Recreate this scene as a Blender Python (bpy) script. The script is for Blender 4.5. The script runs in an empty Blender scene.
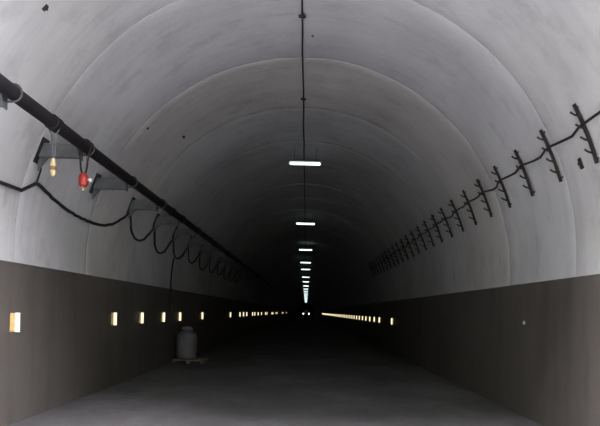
import bpy, math, random
from mathutils import Vector, Matrix, noise
random.seed(7)
scene = bpy.context.scene
C = scene.collection
R = math.radians

# ------------------------------------------------------------------ camera, sky, exposure
cam_d = bpy.data.cameras.new('camera')
cam_d.sensor_fit = 'HORIZONTAL'
cam_d.sensor_width = 36.0
cam_d.lens = 36.0                      # 600 px focal length in a 600 px wide frame
cam_d.shift_x = -6.0 / 600.0
cam_d.shift_y = 99.0 / 600.0
cam_d.clip_end = 1000
cam = bpy.data.objects.new('camera', cam_d)
cam.location = (0, 0, 1.6)
cam.rotation_euler = (R(90), R(-1.5), 0)
C.objects.link(cam)
scene.camera = cam

world = bpy.data.worlds.new('overcast_sky')
scene.world = world
world.use_nodes = True
bg = world.node_tree.nodes['Background']
bg.inputs['Color'].default_value = (0.96, 0.945, 1.0, 1)
bg.inputs['Strength'].default_value = 1.0

scene.view_settings.view_transform = 'Standard'
scene.view_settings.look = 'None'
scene.view_settings.gamma = 1.0
scene.view_settings.use_curve_mapping = False
EXPO = 5.6
scene.view_settings.exposure = EXPO
scene.cycles.max_bounces = 10
scene.cycles.diffuse_bounces = 7

# ------------------------------------------------------------------ key sizes of the tunnel (metres)
XC = -0.16          # tunnel axis
RAD = 3.74          # vault radius
HC = 2.35           # height of the vault centre
DADO = 2.16         # top of the dark painted wall
Y0 = 3.8            # portal
Y1 = 300.0          # far end
ORD = ['nearest', 'second', 'third', 'fourth', 'fifth', 'sixth', 'seventh', 'eighth', 'ninth', 'tenth', 'eleventh',
       'twelfth', 'thirteenth', 'fourteenth', 'fifteenth', 'sixteenth']

def arch(theta_deg, inset=0.0, side=1):
    """point (x, z) on the vault; side=1 right, -1 left; theta from the springing"""
    t = R(theta_deg)
    r = RAD - inset
    return XC + side * r * math.cos(t), HC + r * math.sin(t)

def wall_x(z, side, inset=0.0):
    r = RAD - inset
    return XC + side * (r if z <= HC else math.sqrt(max(0.0, r * r - (z - HC) ** 2)))

# ------------------------------------------------------------------ materials
def new_mat(name):
    m = bpy.data.materials.new(name)
    m.use_nodes = True
    nt = m.node_tree
    return m, nt, nt.nodes['Principled BSDF']

def N(nt, kind, **kw):
    n = nt.nodes.new(kind)
    for k, v in kw.items():
        setattr(n, k, v)
    return n

def noise_node(nt, vec, scale, detail=4, rough=0.55, stretch=None):
    if stretch:
        mp = N(nt, 'ShaderNodeMapping')
        mp.inputs['Scale'].default_value = stretch
        nt.links.new(vec, mp.inputs['Vector'])
        vec = mp.outputs['Vector']
    n = N(nt, 'ShaderNodeTexNoise')
    n.inputs['Scale'].default_value = scale
    n.inputs['Detail'].default_value = detail
    n.inputs['Roughness'].default_value = rough
    nt.links.new(vec, n.inputs['Vector'])
    return n.outputs['Fac']

def ramp(nt, fac, stops):
    r = N(nt, 'ShaderNodeValToRGB')
    els = r.color_ramp.elements
    while len(els) < len(stops):
        els.new(0.5)
    for e, (p, c) in zip(els, stops):
        e.position = p
        e.color = (c[0], c[1], c[2], 1) if isinstance(c, (tuple, list)) else (c, c, c, 1)
    nt.links.new(fac, r.inputs['Fac'])
    return r.outputs['Color']

def mul(nt, a, b, fac=1.0):
    m = N(nt, 'ShaderNodeMix', data_type='RGBA', blend_type='MULTIPLY')
    m.inputs[0].default_value = fac
    nt.links.new(a, m.inputs[6])
    nt.links.new(b, m.inputs[7])
    return m.outputs[2]

def bump(nt, bsdf, h, strength, dist):
    b = N(nt, 'ShaderNodeBump')
    b.inputs['Strength'].default_value = strength
    b.inputs['Distance'].default_value = dist
    nt.links.new(h, b.inputs['Height'])
    nt.links.new(b.outputs['Normal'], bsdf.inputs['Normal'])

def coords(nt):
    return N(nt, 'ShaderNodeTexCoord').outputs['Object']

def mat_lining():
    m, nt, b = new_mat('vault_concrete')
    co = coords(nt)
    base = ramp(nt, noise_node(nt, co, 0.55, 5, 0.6), [(0.25, (0.315, 0.307, 0.316)), (0.5, (0.385, 0.376, 0.386)), (0.78, (0.44, 0.432, 0.442))])
    # water streaks that run down the sides
    st = ramp(nt, noise_node(nt, co, 1.0, 3, 0.6, (1.0, 7.0, 0.35)), [(0.30, 0.91), (0.55, 1.0)])
    # sooty blotches
    bl = ramp(nt, noise_node(nt, co, 1.7, 6, 0.65, (1.0, 1.6, 1.0)), [(0.28, 0.80), (0.46, 1.0)])
    oi = N(nt, 'ShaderNodeObjectInfo')
    rv = oi.outputs['Color']          # each cast segment has its own slight tint
    col = mul(nt, mul(nt, mul(nt, base, st), bl), rv)
    nt.links.new(col, b.inputs['Base Color'])
    b.inputs['Roughness'].default_value = 0.85
    b.inputs['Specular IOR Level'].default_value = 0.25
    bump(nt, b, noise_node(nt, co, 6.0, 6, 0.6), 0.25, 0.03)
    return m

def mat_dado():
    m, nt, b = new_mat('dark_painted_concrete')
    co = coords(nt)
    base = ramp(nt, noise_node(nt, co, 0.5, 5, 0.6), [(0.3, (0.062, 0.055, 0.051)), (0.7, (0.086, 0.075, 0.070))])
    st = ramp(nt, noise_node(nt, co, 1.0, 4, 0.6, (1.0, 1.8, 0.30)), [(0.32, 0.76), (0.50, 1.0)])
    nt.links.new(mul(nt, base, st), b.inputs['Base Color'])
    b.inputs['Roughness'].default_value = 0.62
    b.inputs['Specular IOR Level'].default_value = 0.3
    bump(nt, b, noise_node(nt, co, 4.0, 5, 0.6), 0.2, 0.03)
    return m

def mat_floor():
    m, nt, b = new_mat('dusty_concrete_floor')
    co = coords(nt)
    base = ramp(nt, noise_node(nt, co, 0.45, 6, 0.65, (1.0, 0.55, 1.0)), [(0.30, (0.066, 0.063, 0.068)), (0.52, (0.105, 0.100, 0.107)), (0.74, (0.17, 0.163, 0.172))])
    fine = ramp(nt, noise_node(nt, co, 3.2, 6, 0.7), [(0.3, 0.78), (0.6, 1.0)])
    nt.links.new(mul(nt, base, fine), b.inputs['Base Color'])
    rg = ramp(nt, noise_node(nt, co, 0.6, 4, 0.6), [(0.35, 0.62), (0.65, 0.85)])
    nt.links.new(rg, b.inputs['Roughness'])
    b.inputs['Specular IOR Level'].default_value = 0.25
    bump(nt, b, noise_node(nt, co, 7.0, 6, 0.65), 0.35, 0.03)
    return m

def mat_plain(name, col, rough=0.6, metal=0.0, var=0.25, scale=9.0, bmp=0.1, spec=0.4):
    m, nt, b = new_mat(name)
    co = coords(nt)
    lo = tuple(c * (1 - var) for c in col)
    hi = tuple(min(1, c * (1 + var)) for c in col)
    nt.links.new(ramp(nt, noise_node(nt, co, scale, 4, 0.6), [(0.3, lo), (0.7, hi)]), b.inputs['Base Color'])
    b.inputs['Roughness'].default_value = rough
    b.inputs['Metallic'].default_value = metal
    b.inputs['Specular IOR Level'].default_value = spec
    if bmp:
        bump(nt, b, noise_node(nt, co, scale * 4, 3, 0.6), bmp, 0.005)
    return m

def mat_emit(name, col, strength, base=(0.8, 0.8, 0.8)):
    m, nt, b = new_mat(name)
    b.inputs['Base Color'].default_value = (*base, 1)
    b.inputs['Emission Color'].default_value = (*col, 1)
    b.inputs['Emission Strength'].default_value = strength / 2 ** EXPO
    b.inputs['Roughness'].default_value = 0.4
    return m

def mat_glass(name, col):
    m, nt, b = new_mat(name)
    b.inputs['Base Color'].default_value = (*col, 1)
    b.inputs['Roughness'].default_value = 0.08
    b.inputs['Specular IOR Level'].default_value = 0.6
    return m

M_LIN = mat_lining()
M_DADO = mat_dado()
M_FLOOR = mat_floor()
M_ROCK = mat_plain('rock_behind_lining', (0.06, 0.058, 0.055), 0.95, 0, 0.4, 1.0, 0.3)
M_GROUND = mat_plain('gravel_forecourt', (0.20, 0.20, 0.20), 0.95, 0, 0.25, 1.5, 0.3)
M_SKY_BLOCK = mat_plain('dark_sky_blocker', (0.045, 0.052, 0.035), 0.95, 0, 0.4, 0.6, 0.3)  # for the added slope that darkens the deep tunnel
M_PORTAL = mat_plain('portal_concrete', (0.40, 0.39, 0.38), 0.9, 0, 0.2, 0.7, 0.2)
M_PIPE = mat_plain('black_coated_pipe', (0.0095, 0.008, 0.010), 0.7, 0.0, 0.3, 6.0, 0.1, 0.12)
M_STEEL = mat_plain('grey_galvanised_steel', (0.062, 0.064, 0.070), 0.65, 0.0, 0.3, 7.0, 0.1)
M_CLAMP = mat_plain('worn_clamp_steel', (0.035, 0.034, 0.033), 0.7, 0.0, 0.3, 12.0, 0.1)
M_RUST = mat_plain('dark_rusted_steel', (0.020, 0.018, 0.018), 0.8, 0.0, 0.4, 14.0, 0.2, 0.15)
M_CABLE = mat_plain('black_rubber_cable', (0.016, 0.015, 0.016), 0.7, 0, 0.3, 10.0, 0.05, 0.15)
M_RED = mat_plain('red_paint', (0.27, 0.020, 0.017), 0.4, 0, 0.15, 20.0, 0.05)
M_WHITE = mat_plain('white_knob', (0.50, 0.48, 0.46), 0.4, 0, 0.08, 20.0, 0.0)
M_BRASS = mat_plain('yellowed_ceramic', (0.34, 0.27, 0.15), 0.45, 0, 0.2, 30.0, 0.1)
M_BROWN = mat_plain('brown_band', (0.12, 0.06, 0.03), 0.5, 0, 0.2, 30.0, 0.05)
M_AMBER = mat_plain('amber_plastic_plate', (0.42, 0.27, 0.10), 0.5, 0, 0.15, 20.0, 0.05)
M_HOUS = mat_plain('marker_housing', (0.12, 0.10, 0.07), 0.6, 0, 0.2, 20.0, 0.05)
M_DRUM = mat_plain('pale_grey_plastic', (0.115, 0.115, 0.127), 0.6, 0, 0.2, 4.0, 0.1)
M_WOOD = mat_plain('grimy_pallet_wood', (0.16, 0.13, 0.10), 0.85, 0, 0.35, 9.0, 0.2)
M_CAR = mat_plain('dark_car_paint', (0.05, 0.055, 0.065), 0.3, 0.3, 0.1, 2.0, 0.0)
M_TYRE = mat_plain('tyre_rubber', (0.02, 0.02, 0.02), 0.85, 0, 0.2, 10.0, 0.1)
M_GLASS = mat_glass('car_window_glass', (0.02, 0.022, 0.025))
M_TUBE = mat_emit('lit_fluorescent_tube', (0.78, 1.0, 0.97), 3.2)
M_MARK_L = mat_emit('lit_warm_lens', (1.0, 0.86, 0.50), 1.3)
M_HEAD = mat_emit('lit_headlamp', (1.0, 0.97, 0.85), 9.0)

# ------------------------------------------------------------------ mesh helpers
class MB:
    def __init__(self):
        self.v, self.f = [], []

    def add(self, vs, fs):
        o = len(self.v)
        self.v += [Vector(p) for p in vs]
        self.f += [tuple(i + o for i in f) for f in fs]
        return self

    def box(self, c, s, mat=None, taper=1.0, bev=0.0):
        """box with chamfered vertical and horizontal edges when bev > 0"""
        hx, hy, hz = s[0] / 2, s[1] / 2, s[2] / 2
        c = Vector(c)
        if bev <= 0:
            vs = []
            for z, t in ((-hz, 1.0), (hz, taper)):
                vs += [(-hx * t, -hy * t, z), (hx * t, -hy * t, z), (hx * t, hy * t, z), (-hx * t, hy * t, z)]
            fs = [(0, 3, 2, 1), (4, 5, 6, 7), (0, 1, 5, 4), (1, 2, 6, 5), (2, 3, 7, 6), (3, 0, 4, 7)]
        else:
            b = min(bev, hx * 0.9, hy * 0.9, hz * 0.9)
            def ring(ax, ay, z, bb):
                return [(-ax + bb, -ay, z), (ax - bb, -ay, z), (ax, -ay + bb, z), (ax, ay - bb, z),
                        (ax - bb, ay, z), (-ax + bb, ay, z), (-ax, ay - bb, z), (-ax, -ay + bb, z)]
            vs = ring(hx - b, hy - b, -hz, b * 0.5) + ring(hx, hy, -hz + b, b) + \
                ring(hx * taper, hy * taper, hz - b, b) + ring((hx - b) * taper, (hy - b) * taper, hz, b * 0.5)
            fs = [tuple(range(7, -1, -1)), tuple(range(24, 32))]
            for k in range(3):
                for i in range(8):
                    j = (i + 1) % 8
                    fs.append((k * 8 + i, k * 8 + j, k * 8 + 8 + j, k * 8 + 8 + i))
        vs = [Vector(p) for p in vs]
        if mat is not None:
            vs = [mat @ p for p in vs]
        return self.add([p + c for p in vs], fs)

    def tube(self, pts, r, n=8, cap=True):
        pts = [Vector(p) for p in pts]
        rs = r if isinstance(r, (list, tuple)) else [r] * len(pts)
        t0 = (pts[1] - pts[0]).normalized()
        up = Vector((0, 0, 1)) if abs(t0.z) < 0.9 else Vector((1, 0, 0))
        nrm = (up - t0 * up.dot(t0)).normalized()
        vs, fs = [], []
        for i, p in enumerate(pts):
            a, b = pts[max(0, i - 1)], pts[min(len(pts) - 1, i + 1)]
            t = (b - a).normalized()
            nrm = (nrm - t * nrm.dot(t))
            nrm = nrm.normalized() if nrm.length > 1e-6 else t.orthogonal().normalized()
            bn = t.cross(nrm)
            for k in range(n):
                an = 2 * math.pi * k / n
                vs.append(p + (nrm * math.cos(an) + bn * math.sin(an)) * rs[i])
        for i in range(len(pts) - 1):
            for k in range(n):
                j = (k + 1) % n
                fs.append((i * n + k, i * n + j, (i + 1) * n + j, (i + 1) * n + k))
        if cap:
            fs.append(tuple(range(n - 1, -1, -1)))
            o = (len(pts) - 1) * n
            fs.append(tuple(range(o, o + n)))
        return self.add(vs, fs)

    def lathe(self, prof, n=20, origin=(0, 0, 0), axis='z'):
        """prof: list of (radius, height)"""
        o = Vector(origin)
        vs, fs = [], []
        for r, h in prof:
            for k in range(n):
                a = 2 * math.pi * k / n
                if axis == 'z':
                    vs.append(o + Vector((r * math.cos(a), r * math.sin(a), h)))
                elif axis == 'y':
                    vs.append(o + Vector((r * math.cos(a), h, r * math.sin(a))))
                else:
                    vs.append(o + Vector((h, r * math.cos(a), r * math.sin(a))))
        for i in range(len(prof) - 1):
            for k in range(n):
                j = (k + 1) % n
                fs.append((i * n + k, i * n + j, (i + 1) * n + j, (i + 1) * n + k))
        fs.append(tuple(range(n - 1, -1, -1)))
        q = (len(prof) - 1) * n
        fs.append(tuple(range(q, q + n)))
        return self.add(vs, fs)

    def prism(self, poly, a0, a1, axis='y'):
        """extrude a polygon of (u, w) pairs: axis y -> (u=x, w=z), axis x -> (u=y, w=z)"""
        n = len(poly)
        vs = []
        for a in (a0, a1):
            for u, w in poly:
                vs.append((u, a, w) if axis == 'y' else (a, u, w))
        fs = [tuple(range(n - 1, -1, -1)), tuple(range(n, 2 * n))]
        for i in range(n):
            j = (i + 1) % n
            fs.append((i, j, n + j, n + i))
        return self.add(vs, fs)

    def build(self, name, mat, parent=None, loc=None, smooth=False):
        me = bpy.data.meshes.new(name)
        me.from_pydata([tuple(p) for p in self.v], [], self.f)
        me.validate()
        me.update()
        import bmesh
        bm = bmesh.new()
        bm.from_mesh(me)
        bmesh.ops.recalc_face_normals(bm, faces=bm.faces)
        bm.to_mesh(me)
        bm.free()
        if smooth:
            for p in me.polygons:
                p.use_smooth = len(p.vertices) <= 4
        me.materials.append(mat)
        o = bpy.data.objects.new(name, me)
        C.objects.link(o)
        if parent is not None:
            o.parent = parent
        if loc is not None:
            o.location = loc
        return o

def tag(o, label=None, cat=None, group=None, kind=None):
    if label: o['label'] = label
    if cat: o['category'] = cat
    if group: o['group'] = group
    if kind: o['kind'] = kind
    return o

def thing(name, loc, label, cat, group=None, rz=0.0):
    o = bpy.data.objects.new(name, None)
    o.empty_display_size = 0.1
    C.objects.link(o)
    o.location = loc
    o.rotation_euler = (0, 0, rz)
    return tag(o, label, cat, group)

def copy_tree(o, parent=None):
    c = o.copy()
    C.objects.link(c)
    c.parent = parent
    for ch in list(o.children):
        copy_tree(ch, c)
    return c

# ------------------------------------------------------------------ the setting
def grid(x0, x1, ys, nx, zfun):
    m = MB()
    vs, fs = [], []
    for y in ys:
        for i in range(nx + 1):
            x = x0 + (x1 - x0) * i / nx
            vs.append((x, y, zfun(x, y)))
    w = nx + 1
    for j in range(len(ys) - 1):
        for i in range(nx):
            fs.append((j * w + i, j * w + i + 1, (j + 1) * w + i + 1, (j + 1) * w + i))
    return m.add(vs, fs)

def floor_z(x, y):
    return 0.02 * noise.noise(Vector((x * 0.5, y * 0.35, 3.0))) - 0.0

ys = [Y0 + 0.25 * i for i in range(130)]
while ys[-1] < Y1:
    ys.append(ys[-1] + 4.0)
fl = grid(XC - RAD - 0.05, XC + RAD + 0.05, ys, 32, floor_z).build('floor', M_FLOOR, smooth=True)
tag(fl, 'dusty grey concrete tunnel floor running into the dark', 'floor', kind='structure')

g = MB()
g.box((XC, (Y0 - 60) / 2 - 0.0, -0.13), (120, 60 + Y0, 0.2))
tag(g.build('ground', M_GROUND), 'gravel forecourt outside the tunnel mouth', 'ground', kind='structure')

# added unseen slope, shaped to block low sky light from the tunnel mouth
def sky_blocker_z(x, y):
    d = max(0.0, -4.0 - y)
    return -0.6 + min(1.5 * d, 34 + 0.3 * d) * math.exp(-((x + 8.0) / 42.0) ** 4) + 0.9 * noise.noise(Vector((x * 0.13, y * 0.13, 1.0))) * min(1, d / 6)
hl = grid(-70, 70, [-2 - 2.0 * i for i in range(32)], 56, sky_blocker_z).build('sky_blocker', M_SKY_BLOCK, smooth=True)
tag(hl, 'added dark slope blocking low sky light from the tunnel mouth', 'sky_blocker', kind='structure')

for side, nm in ((-1, 'wall_left'), (1, 'wall_right')):
    xi = XC + side * (RAD - 0.012)
    xo = XC + side * (RAD + 0.30)
    m = MB()
    m.prism([(xi, -0.05), (xo, -0.05), (xo, DADO), (xi + side * 0.012, DADO), (xi, DADO - 0.012)], Y0, Y1)
    tag(m.build(nm, M_DADO), 'dark grey-brown painted lower tunnel wall on the %s' % ('left' if side < 0 else 'right'), 'wall', kind='structure')

# outer shell of the vault, which closes the joints between the cast segments
NSEG = 48
def arch_profile(rad, zlow):
    pts = [(XC + rad, zlow)]
    for i in range(NSEG + 1):
        a = math.pi * i / NSEG
        pts.append((XC + rad * math.cos(a), HC + rad * math.sin(a)))
    pts.append((XC - rad, zlow))
    return pts

shell = MB()
pp = arch_profile(RAD + 0.12, DADO - 0.02)
np_ = len(pp)
shell.add([(x, y, z) for y in (Y0, Y1) for x, z in pp], [(i, i + 1, np_ + i + 1, np_ + i) for i in range(np_ - 1)])
ceil = tag(shell.build('ceiling', M_ROCK), 'grey barrel vault of cast concrete segments above the dark walls', 'ceiling', kind='structure')

def ring(ya, yb, dr, ny, flange=True):
    gap = 0.002
    ya += gap; yb -= gap
    prof = arch_profile(1.0, 0.0)
    rows = []
    ysr = [ya + (yb - ya) * j / ny for j in range(ny + 1)]
    def pt(i, y, extra=0.0):
        if i == 0 or i == np_ - 1:
            s = 1 if i == 0 else -1
            r = RAD + dr + extra
            return (XC + s * r, y, DADO - 0.02)
        a = math.pi * (i - 1) / NSEG
        w = 0.034 * noise.noise(Vector((math.cos(a) * 2.2, y * 0.75, math.sin(a) * 2.2 + 5))) + \
            0.016 * noise.noise(Vector((math.cos(a) * 1.1 + 9, y * 2.1, math.sin(a) * 1.1))) + \
            0.008 * noise.noise(Vector((math.cos(a) * 7, y * 1.4, math.sin(a) * 7)))
        fade = min(1.0, math.sin(a) * 4)
        r = RAD + dr * fade + w * fade + extra
        return (XC + r * math.cos(a), y, HC + r * math.sin(a))
    if flange:
        rows.append([pt(i, ya, 0.10) for i in range(np_)])
        rows.append([pt(i, ya, 0.003) for i in range(np_)])
        ysr[0] = ya + 0.012
        rows.append([pt(i, ysr[0]) for i in range(np_)])
        for y in ysr[1:-1]:
            rows.append([pt(i, y) for i in range(np_)])
        rows.append([pt(i, yb - 0.012) for i in range(np_)])
        rows.append([pt(i, yb, 0.003) for i in range(np_)])
        rows.append([pt(i, yb, 0.10) for i in range(np_)])
    else:
        rows = [[pt(i, y) for i in range(np_)] for y in ysr]
    m = MB()
    vs = [p for r in rows for p in r]
    fs = []
    for j in range(len(rows) - 1):
        for i in range(np_ - 1):
            fs.append((j * np_ + i, j * np_ + i + 1, (j + 1) * np_ + i + 1, (j + 1) * np_ + i))
    return m.add(vs, fs)

bounds = [Y0, 5.4, 8.0, 10.6]
while bounds[-1] < 62:
    bounds.append(bounds[-1] + 2.6)
dr_list = [0.0, 0.0, 0.001, -0.002, 0.0, -0.003, 0.002, -0.006, 0.003, -0.002, 0.004, -0.004, 0.0]
tints = [(1, 1, 1, 1), (1, 1, 1, 1), (0.98, 0.98, 1.0, 1), (0.965, 0.95, 0.925, 1), (0.96, 0.96, 0.97, 1), (0.92, 0.92, 0.93, 1), (0.97, 0.97, 0.96, 1)]
for k in range(len(bounds) - 1):
    so = ring(bounds[k], bounds[k + 1], dr_list[k % len(dr_list)], 12).build('lining_segment', M_LIN, ceil, smooth=True)
    so.color = tints[k % len(tints)]
ring(bounds[-1], Y1, 0.0, 60, True).build('lining_segment', M_LIN, ceil, smooth=True)

# added cap that keeps sky out of the far end, and portal face
m = MB()
m.box((XC, Y1 + 0.2, 3.2), (9.0, 0.4, 6.8))
tag(m.build('far_sky_cap', M_DADO), 'added dark cap shutting out the sky far behind the vehicle', 'wall', kind='structure')
pf = MB()
inner = arch_profile(RAD + 0.13, 0.0)
outer = []
for x, z in inner:
    dx, dz = x - XC, z - HC
    k = 9.0 / max(abs(dx), 1e-6)
    k2 = 6.0 / dz if dz > 0 else 1e9
    kk = min(k, k2)
    if z < HC:
        outer.append((XC + math.copysign(9.0, dx), z))
    else:
        outer.append((XC + dx * kk, HC + dz * kk))
vs = []
for y in (Y0 - 0.35, Y0 + 0.02):
    vs += [(x, y, z) for x, z in inner] + [(x, y, z) for x, z in outer]
fs = []
for i in range(np_ - 1):
    for b, s in ((0, 1), (2 * np_, -1)):
        fs.append((b + i, b + i + 1, b + np_ + i + 1, b + np_ + i))
    fs.append((i, i + 1, 2 * np_ + i + 1, 2 * np_ + i))
    fs.append((np_ + i, np_ + i + 1, 3 * np_ + i + 1, 3 * np_ + i))
pf.add(vs, fs)
tag(pf.build('wall_portal', M_PORTAL), 'concrete portal face around the tunnel mouth', 'wall', kind='structure')

# ------------------------------------------------------------------ black pipe on its brackets, left side
PX, PZ, PR = -3.015, 3.735, 0.078
BR_Y = [6.06 + 2.07 * k for k in range(16)]
m = MB()
ppts = [(PX, y, PZ) for y in [Y0 + 0.05 + i * 4.0 for i in range(18)]]
pr = thing('service_pipe', (PX, Y0 + 0.05, PZ - PR), 'long black pipe running along the upper left wall on brackets', 'pipe')
elbow = [(0, -1.25 - 0.25 * math.sin(R(a)), PR - 0.25 + 0.25 * math.cos(R(a))) for a in range(90, 0, -15)]
m.tube([(0, -1.5, -(PZ - PR) + 0.02), (0, -1.5, -1.0)] + elbow + [(0, p[1] - Y0 - 0.05, PR) for p in ppts], PR, 16)
m.build('pipe_run', M_PIPE, pr, smooth=True)
for k in range(6):      # couplings between pipe lengths
    c = MB()
    yy = 3.2 + 6.2 * k
    c.lathe([(PR + 0.004, -0.09), (PR + 0.014, -0.08), (PR + 0.014, 0.08), (PR + 0.004, 0.09)], 16, (0, yy, PR), 'y')
    c.build('coupling', M_PIPE, pr, smooth=False)

XE = -3.115             # inner end of the bracket arms
ZT, ZB = 3.785, 3.600   # top and underside of the arm
def make_bracket():
    t = thing('pipe_bracket', (XE, 0, ZB), 'x', 'bracket', 'steel brackets carrying the black pipe')
    xw = wall_x(3.55, -1) - XE          # wall, relative (negative)
    h = ZT - ZB
    a = MB()
    # hollow channel arm: web facing the portal, two flanges, end plate
    a.box((xw / 2 - 0.01, -0.045, h / 2), (-xw + 0.03, 0.012, h), bev=0.003)
    a.box((xw / 2 - 0.01, 0.0, h - 0.006), (-xw + 0.03, 0.09, 0.012), bev=0.003)
    a.box((xw / 2 - 0.01, 0.0, 0.006), (-xw + 0.03, 0.09, 0.012), bev=0.003)
    a.build('arm', M_STEEL, t)
    e = MB()
    e.box((0.014, 0, h / 2), (0.012, 0.115, h + 0.05), bev=0.003)
    e.build('end_plate', M_STEEL, t)
    w = MB()
    rot = Matrix.Rotation(R(-20), 3, 'Y').inverted()
    w.box((xw + 0.065, 0, h * 0.45), (0.02, 0.20, 0.36), mat=rot, bev=0.004)
    w.build('wall_plate', M_RUST, t)
    gs = MB()
    gs.prism([(xw + 0.02, -0.19), (xw + 0.17, 0.004), (xw + 0.02, 0.004)], -0.008, 0.008)
    gs.build('gusset', M_STEEL, t)
    u = MB()                                     # U-bolt round the pipe, its legs through the end plate
    cx, cz = PX - XE, PZ - ZB
    rr = PR + 0.012
    pts = [(cx + rr * math.cos(R(an)), 0, cz + rr * math.sin(R(an))) for an in range(-90, 91, 15)]
    pts = [(-0.02, 0, cz - rr)] + pts + [(-0.02, 0, cz + rr)]
    u.tube(pts, 0.011, 6)
    u.build('clamp', M_CLAMP, t, smooth=True)
    for s in (-1, 1):
        n = MB()
        n.lathe([(0.02, -0.012), (0.02, 0.008)], 6, (0, 0, cz + s * rr), 'x')
        n.build('nut', M_CLAMP, t)
    lg = MB()
    lg.box((-0.05, 0, h + 0.022), (0.03, 0.05, 0.044), bev=0.004)
    lg.build('lug', M_CLAMP, t)
    return t
proto = make_bracket()
br_lab = ['grey pipe bracket cut off by the left edge of the photo',
          'grey pipe bracket directly behind the hanging yellow and red fittings']
for k, y in enumerate(BR_Y):
    b = proto if k == 0 else copy_tree(proto)
    b.location.y = y
    if k < 2:
        b['label'] = br_lab[k]
    elif k < 7:
        b['label'] = 'grey pipe bracket, %s one beyond the hanging red fitting' % ['first', 'second', 'third', 'fourth', 'fifth'][k - 2]
    else:
        b['label'] = 'dim pipe bracket far down the left wall where the pipe fades into darkness'
        b['group'] = 'far pipe brackets lost in the dark'

# swagged black cable below the brackets
def left_wall_pt(y, z, off=0.03):
    return Vector((wall_x(z, -1, off), y, z))
peaks = [(Y0 + 0.1, 3.14), (BR_Y[0] - 0.2, 3.14), (BR_Y[0] + 1.5, 3.10), (BR_Y[1] + 0.15, 3.30)]
pts = []
def seg(ya, za, yb, zb, trough, n=16, power=2.4):
    out = []
    for i in range(n):
        t = i / n
        base = za + (zb - za) * t
        top = base
        s = abs(2 * t - 1) ** power
        z = trough + (top - trough) * s
        out.append((ya + (yb - ya) * t, z))
    return out
path = [(Y0 + 0.05, 3.17), (5.0, 3.14), (6.4, 3.10), (7.4, 3.09), (7.9, 3.11), (8.25, 3.27)]
path += seg(8.3, 3.28, 12.35, 3.58, 3.07, 30, 2.6)
prev = (12.35, 3.58)
for k in range(4, 14):
    nxt = (BR_Y[k] + 0.05, 3.58)
    path += seg(prev[0], prev[1], nxt[0], nxt[1], 3.06 + 0.05 * math.sin(k * 2.1), 18, 2.3)
    prev = nxt
path.append(prev)
m = MB()
m.tube([left_wall_pt(y, z) + Vector((0, 0.02 * math.sin(i * 1.7), 0.006 * math.sin(i * 2.9))) for i, (y, z) in enumerate(path)], 0.025, 8)
tag(m.build('swagged_cable', M_CABLE, smooth=True), 'black cable hanging in loops between the brackets on the left wall', 'cable')

m = MB()
m.tube([left_wall_pt(BR_Y[1] + 0.02, ZB - 0.02, 0.035), left_wall_pt(8.22, 3.45, 0.05), left_wall_pt(8.26, 3.26, 0.03)], 0.014, 6)
tag(m.build('cable_strap', M_RUST, smooth=True), 'short dark strap tying the looped cable up to the bracket with the red fitting', 'strap')

m = MB()
yd = 17.1
m.tube([left_wall_pt(yd, z, 0.03 if z > 2.2 else 0.04) for z in [3.05 - 0.1 * i for i in range(16)]], 0.022, 8)
tag(m.build('drop_cable', M_CABLE, smooth=True), 'thin dark cable dropping straight down the left wall above the marker lights', 'cable')

# yellowed ceramic fitting hanging on a wire shackle
t = thing('hanging_insulator', (PX, 7.05, 3.115), 'small yellowed ceramic fitting hanging by a wire from the black pipe', 'insulator')
m = MB()
m.lathe([(0.012, 0.0), (0.026, 0.012), (0.034, 0.05), (0.030, 0.06), (0.036, 0.10), (0.034, 0.16), (0.024, 0.18), (0.022, 0.205), (0.010, 0.215)], 14)
m.build('ceramic_body', M_BRASS, t, smooth=True)
m = MB()
m.lathe([(0.0345, 0.075), (0.0385, 0.08), (0.0385, 0.115), (0.0345, 0.12)], 14)
m.build('brown_band', M_BROWN, t, smooth=True)
pc = PZ - 3.115
ws = PR + 0.007
m = MB()
m.tube([(-0.012, 0, 0.205), (-0.016, 0, 0.34), (-0.03, 0, pc - 0.12), (-0.07, 0, pc - 0.05)] +
       [(ws * math.cos(R(an)), 0, pc + ws * math.sin(R(an))) for an in range(190, -11, -20)] +
       [(0.07, 0, pc - 0.05), (0.03, 0, pc - 0.12), (0.016, 0, 0.34), (0.012, 0, 0.205)], 0.0075, 6)
m.build('wire_shackle', M_STEEL, t, smooth=True)
m = MB()
m.box((0, 0, 0.40), (0.075, 0.03, 0.03), bev=0.006)
m.build('clip', M_STEEL, t)

# red fitting with a white knob on a dark hook
ry = BR_Y[1] - 0.12
t = thing('red_fitting', (PX, ry, 3.14), 'small bright red fitting with a white side knob hanging from the black pipe', 'fitting')
m = MB()
m.lathe([(0.030, 0.05), (0.048, 0.06), (0.060, 0.09), (0.063, 0.14), (0.063, 0.18), (0.052, 0.215), (0.024, 0.24)], 16)
m.build('red_body', M_RED, t, smooth=True)
m = MB()
m.lathe([(0.012, 0.0), (0.020, 0.010), (0.020, 0.045), (0.026, 0.054)], 10)
m.build('bottom_stub', M_BRASS, t, smooth=True)
m = MB()
m.lathe([(0.018, 0.055), (0.018, 0.07), (0.028, 0.074), (0.033, 0.09), (0.027, 0.108), (0.010, 0.114)], 12, (0, 0, 0.145), 'x')
m.build('white_knob', M_WHITE, t, smooth=True)
pc = PZ - 3.14
ws = PR + 0.013
m = MB()
m.tube([(-0.022, 0, 0.225), (-0.04, 0, 0.30), (-0.05, 0, 0.42), (-0.075, 0, pc - 0.055)] +
       [(ws * math.cos(R(an)), 0, pc + ws * math.sin(R(an))) for an in range(190, -11, -20)] +
       [(0.075, 0, pc - 0.055), (0.05, 0, 0.42), (0.04, 0, 0.30), (0.022, 0, 0.225)], 0.013, 6)
m.build('hook', M_RUST, t, smooth=True)

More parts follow.
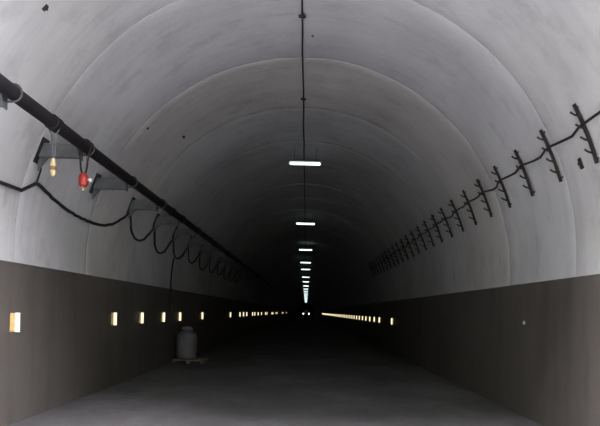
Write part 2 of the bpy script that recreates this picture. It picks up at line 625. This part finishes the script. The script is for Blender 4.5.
# ------------------------------------------------------------------ cable racks on the right wall
TH0, TH1 = 17.1, 28.7
def make_rack():
    xm, zm = arch(22.9, 0.0)
    t = thing('cable_rack', (xm, 0, zm), 'x', 'cable rack', 'cable racks on the right wall')
    def P(th, inset):
        x, z = arch(th, inset)
        return (x - xm, z - zm)
    n = 8
    ths = [TH0 + (TH1 - TH0) * i / n for i in range(n + 1)]
    poly = [P(a, 0.030) for a in ths] + [P(a, 0.062) for a in reversed(ths)]
    m = MB()
    m.prism(poly, -0.019, 0.019)
    m.build('upright', M_RUST, t)
    for fr in (0.07, 0.93):
        a = TH0 + (TH1 - TH0) * fr
        m = MB()
        x0, z0 = P(a, -0.01); x1, z1 = P(a, 0.070)
        m.tube([(x0, 0, z0), (x1, 0, z1)], 0.010, 6)
        m.build('anchor_bolt', M_RUST, t)
    for fr in (0.20, 0.41, 0.62, 0.83):
        a = TH1 - (TH1 - TH0) * fr
        x0, z0 = P(a, 0.055)
        m = MB()
        m.tube([(x0, 0, z0), (x0 - 0.050, 0, z0 + 0.012), (x0 - 0.085, 0, z0 + 0.030), (x0 - 0.100, 0, z0 + 0.044)], [0.014, 0.013, 0.013, 0.014], 6)
        m.build('hook_arm', M_RUST, t, smooth=True)
    return t
RK_Y = [7.05 + 1.0 * k for k in range(24)]
rp = make_rack()
random.seed(3)
for k, y in enumerate(RK_Y):
    o = rp if k == 0 else copy_tree(rp)
    o.location.y = y
    o.rotation_euler.y = R(random.uniform(-0.8, 0.8)) if k else 0
    if k == 0:
        o['label'] = 'rusty cable rack with stub hooks at the right edge, largest of the row'
    elif k < 11:
        o['label'] = 'rusty cable rack with stub hooks on the right wall, %s from the right edge' % ORD[k]
    else:
        o['label'] = 'dim cable rack far down the right wall, crowded together in the dark'
        o['group'] = 'far cable racks lost in the dark'
# cable over the racks, resting on the second hook
hx, hz = arch(TH1 - (TH1 - TH0) * 0.41, 0.055)
hx -= 0.028; hz += 0.036
random.seed(11)
pts = [(hx + 0.02, Y0 + 0.05, hz + 0.06), (hx + 0.05, 5.2, hz + 0.04), (hx + 0.03, 6.3, hz + 0.03)]
for k, y in enumerate(RK_Y):
    pts.append((hx, y - 0.06, hz)); pts.append((hx, y + 0.06, hz))
    if k < len(RK_Y) - 1:
        sag = random.uniform(0.02, 0.10)
        sk = random.uniform(0.3, 0.65)
        pts.append((hx + 0.02, y + sk * 0.6, hz - sag * 0.8))
        pts.append((hx + 0.02, y + sk * 0.6 + 0.22, hz - sag * 0.75 + random.uniform(-0.01, 0.015)))
m = MB()
m.tube(pts, 0.0165, 8)
tag(m.build('rack_cable', M_CABLE, smooth=True), 'single black cable laid across the hooks of the right wall racks', 'cable')

# ------------------------------------------------------------------ tube lamps along the crown with their supply cable
LX = -0.13
ZC = HC + RAD
LZ = 5.65
LAMP_Y = [16.4, 27.6, 39.2, 49.3, 57.2, 70.0, 80.7, 93.5, 106.0] + [117.0 + 11.2 * k for k in range(13)]
def make_lamp():
    t = thing('tube_lamp', (LX, 0, LZ), 'x', 'lamp', 'fluorescent tube lamps along the tunnel crown')
    L = 0.88
    m = MB()
    m.box((0, 0, 0.055), (L, 0.05, 0.03), bev=0.006)
    m.build('batten', M_WHITE, t)
    m = MB()
    m.tube([(-L / 2 + 0.03, 0, 0), (L / 2 - 0.03, 0, 0)], 0.036, 12)
    m.build('glass_tube', M_TUBE, t, smooth=True)
    for s in (-1, 1):
        m = MB()
        m.box((s * (L / 2 - 0.018), 0, 0.008), (0.036, 0.06, 0.085), bev=0.008)
        m.build('tube_holder', M_WHITE, t)
        m = MB()
        zt = ZC - LZ - 0.005
        m.tube([(s * 0.3, 0, 0.068), (s * 0.3, 0, zt)], 0.0035, 6)
        m.build('hanger_rod', M_RUST, t)
    return t
lp = make_lamp()
for k, y in enumerate(LAMP_Y):
    o = lp if k == 0 else copy_tree(lp)
    o.location.y = y
    if k == 0:
        o['label'] = 'largest and highest lit fluorescent tube hanging from the tunnel crown'
    elif k < 8:
        o['label'] = '%s lit ceiling tube counting down from the largest one' % ORD[k]
    else:
        o['label'] = 'tiny lit ceiling tube merging into the far row above the vehicle'
        o['group'] = 'far ceiling tubes above the far vehicle'
random.seed(5)
pts = []
y = Y0 + 0.1
while y < 255:
    pts.append((XC - 0.012 + random.uniform(-0.008, 0.008), y, ZC - 0.05 + random.uniform(-0.008, 0.004)))
    y += 0.8 if y < 30 else 3.0
m = MB()
m.tube(pts, 0.014, 8)
tag(m.build('lamp_supply_cable', M_CABLE, smooth=True), 'thin black cable running along the crown of the vault to the lamps', 'cable')
def make_clip():
    m = MB()
    m.box((0, 0, -0.03), (0.11, 0.05, 0.035), bev=0.006)
    m.tube([(0, 0, 0.04), (0, 0, -0.055)], 0.014, 6)
    return m.build('cable_clip', M_RUST)
cp = make_clip()
for k, y in enumerate([9.0, 12.5]):
    o = cp if k == 0 else copy_tree(cp)
    o.location = (XC - 0.012, y, ZC - 0.03)
    tag(o, 'dark clip holding the crown cable, %s' % ['nearest the top edge of the photo', 'midway between the top edge and the largest lit tube'][k], 'clip', 'clips of the crown cable')

# ------------------------------------------------------------------ marker lights on both walls
MZ = 1.36
def make_marker(side):
    x = XC + side * (RAD - 0.012)
    t = thing('marker_light', (x, 0, MZ if side < 0 else MZ - 0.05), 'x', 'marker light')
    s = -side
    m = MB()
    m.box((s * 0.008, -0.055, 0), (0.016, 0.13, 0.25), bev=0.004)
    m.build('base_plate', M_AMBER, t)
    m = MB()
    m.box((s * 0.039, 0.022, 0), (0.078, 0.026, 0.27), bev=0.004)
    m.build('housing', M_HOUS, t)
    m = MB()
    m.box((s * 0.044, 0.003, 0), (0.060, 0.014, 0.25), bev=0.003)
    m.build('lens', M_MARK_L, t)
    return t
LM = [8.0, 12.1, 14.1, 16.25, 18.35, 22.3, 30.6, 35.0, 37.0, 39.0, 43.3, 45.2, 48.3, 52.0, 57.0, 59.2, 67.8, 70.0, 77.0, 80.0, 97.0, 101.0, 118.0]
left_lab = ['largest lit yellow marker light, at the left edge of the photo',
            'second lit marker light from the left edge on the dark wall',
            'third lit marker light from the left edge on the dark wall',
            'fourth lit marker light from the left edge on the dark wall',
            'lit marker light just above left of the pale drum',
            'lit marker light just right of the pale drum',
            'single lit marker light left of the distant left row']
ml = make_marker(-1)
for k, y in enumerate(LM):
    o = ml if k == 0 else copy_tree(ml)
    o.location.y = y
    if k < 7:
        tag(o, left_lab[k], None, 'lit marker lights on the left wall')
    else:
        tag(o, 'tiny lit marker light in the distant row left of the far vehicle', None, 'distant marker lights left of the far vehicle')
RM = [24.6, 28.8, 30.95] + [33.1 + 2.15 * k for k in range(46)]
mr = make_marker(1)
for k, y in enumerate(RM):
    o = mr if k == 0 else copy_tree(mr)
    o.location.y = y
    if k == 0:
        tag(o, 'lit marker light standing apart at the right end of the right row', None, 'lit marker lights on the right wall')
    elif k < 6:
        tag(o, 'lit marker light on the right wall, %s from the right end of its row' % ORD[k], None, 'lit marker lights on the right wall')
    else:
        tag(o, 'tiny lit marker light in the dense row right of the far vehicle', None, 'distant marker lights right of the far vehicle')
# unlit round stud on the right wall
t = thing('wall_stud', (XC + RAD - 0.012, 9.75, 1.52), 'small pale unlit stud on the dark right wall', 'stud')
m = MB(); m.lathe([(0.045, 0.0), (0.045, -0.012), (0.036, -0.018)], 14, (0, 0, 0), 'x'); m.build('stud_base', M_STEEL, t)
m = MB(); m.lathe([(0.032, -0.016), (0.030, -0.030), (0.016, -0.040)], 14, (0, 0, 0), 'x'); m.build('stud_lens', M_WHITE, t, smooth=True)

# ------------------------------------------------------------------ anchor bolts left in the vault
def anchor(name, y, theta, side, size, label):
    x, z = arch(theta, -0.005, side)
    nrm = Vector((-side * math.cos(R(theta)), 0, -math.sin(R(theta))))
    t = thing(name, (x, y, z), label, 'anchor plate', 'anchor plates in the vault')
    q = Vector((0, 0, 1)).rotation_difference(nrm).to_matrix()
    m = MB(); m.box(nrm * 0.014, (size, size * 0.55, 0.03), mat=q, bev=0.004); m.build('plate', M_RUST, t)
    m = MB(); m.tube([nrm * 0.02, nrm * 0.05], size * 0.16, 6); m.build('bolt', M_RUST, t)
anchor('anchor_plate', 6.55, 42, -1, 0.075, 'small dark anchor plate near the upper left corner of the photo')
anchor('anchor_plate', 7.47, 18.6, 1, 0.14, 'dark anchor plate below the largest cable rack on the right')
anchor('anchor_plate', 10.8, 41.8, -1, 0.05, 'tiny dark anchor plate on the left joint of the vault')
anchor('anchor_plate', 12.4, 48.7, -1, 0.06, 'tiny dark anchor plate right of the left vault joint')
anchor('anchor_plate', 9.7, 87.7, 1, 0.04, 'tiny dark anchor plate just right of the crown cable')

# ------------------------------------------------------------------ pale drum on a low pallet by the left wall
dx, dy = -3.53, 17.9
dzf = 0.0
t = thing('low_pallet', (dx + 0.12, dy, dzf), 'low dark wooden pallet under the pale drum by the left wall', 'pallet')
for k in range(5):
    m = MB(); m.box((0, -0.36 + 0.18 * k, 0.095), (0.95, 0.14, 0.022), bev=0.003); m.build('board', M_WOOD, t)
for k in range(3):
    m = MB(); m.box((-0.41 + 0.41 * k, 0, 0.042), (0.10, 0.86, 0.084), bev=0.004); m.build('runner', M_WOOD, t)
t = thing('storage_drum', (dx, dy, 0.106), 'pale grey rounded drum with a narrower cap against the left wall', 'drum')
m = MB()
m.lathe([(0.221, 0.000), (0.267, 0.019), (0.290, 0.076), (0.299, 0.114), (0.293, 0.142), (0.299, 0.171), (0.308, 0.380), (0.299, 0.408), (0.308, 0.437), (0.308, 0.627), (0.290, 0.722), (0.239, 0.788), (0.175, 0.827), (0.161, 0.845)], 28)
m.build('drum_body', M_DRUM, t, smooth=True)
m = MB()
m.lathe([(0.155, 0.835), (0.155, 0.875), (0.175, 0.88), (0.178, 0.93), (0.165, 0.955), (0.09, 0.975)], 24)
m.build('cap', M_DRUM, t, smooth=True)
for s in (-1, 1):
    m = MB()
    m.tube([(0, s * 0.27, 0.72), (0, s * 0.34, 0.73), (0, s * 0.35, 0.64), (0, s * 0.30, 0.58)], 0.018, 8)
    m.build('handle', M_DRUM, t, smooth=True)

# ------------------------------------------------------------------ far lorry with lit headlamps
car = thing('lorry', (0.05, 190.0, 0.0), 'dark vehicle with two lit headlamps far down the tunnel', 'vehicle')
m = MB()
m.prism([(0.0, 0.45), (0.0, 1.45), (0.28, 2.45), (0.55, 2.60), (1.75, 2.60), (1.75, 0.45)], -1.15, 1.15, 'x')
m.build('cab', M_CAR, car)
m = MB()
m.box((0, 4.4, 1.95), (2.35, 5.0, 2.1), bev=0.04)
m.build('cargo_box', M_DRUM, car)
m = MB()
m.box((0, 3.6, 0.72), (0.9, 6.4, 0.30), bev=0.02)
m.build('chassis', M_RUST, car)
m = MB()
m.prism([(-0.012, 1.50), (0.238, 2.36), (0.262, 2.35), (0.012, 1.49)], -1.02, 1.02, 'x')
m.build('windscreen', M_GLASS, car)
for s in (-1, 1):
    m = MB()
    m.prism([(0.30, 1.50), (0.52, 2.34), (1.45, 2.34), (1.45, 1.50)], s * 1.145, s * 1.16, 'x')
    m.build('side_window', M_GLASS, car)
    m = MB()
    m.lathe([(0.06, -0.045), (0.13, -0.035), (0.16, -0.01), (0.16, 0.02)], 16, (s * 0.87, 0.0, 1.05), 'y')
    m.build('headlamp', M_HEAD, car, smooth=True)
    m = MB()
    m.box((s * 1.30, 0.22, 1.95), (0.18, 0.08, 0.40), bev=0.02)
    m.tube([(s * 1.14, 0.26, 2.15), (s * 1.30, 0.24, 2.15)], 0.02, 6)
    m.build('wing_mirror', M_CAR, car)
    for yy in (0.95, 5.4):
        m = MB()
        m.lathe([(0.28, -0.13), (0.43, -0.13), (0.46, -0.09), (0.46, 0.09), (0.43, 0.13), (0.28, 0.13)], 20, (s * 1.0, yy, 0.46), 'x')
        w = m.build('wheel', M_TYRE, car, smooth=True)
        m = MB()
        m.lathe([(0.27, s * 0.11), (0.22, s * 0.14), (0.07, s * 0.15)], 14, (s * 1.0, yy, 0.46), 'x')
        m.build('wheel_hub', M_STEEL, w)
m = MB(); m.box((0, 0.0, 0.56), (2.25, 0.18, 0.30), bev=0.03); m.build('bumper', M_CAR, car)
m = MB(); m.box((0, 0.0, 1.02), (1.25, 0.05, 0.36), bev=0.01); m.build('grille', M_TYRE, car)
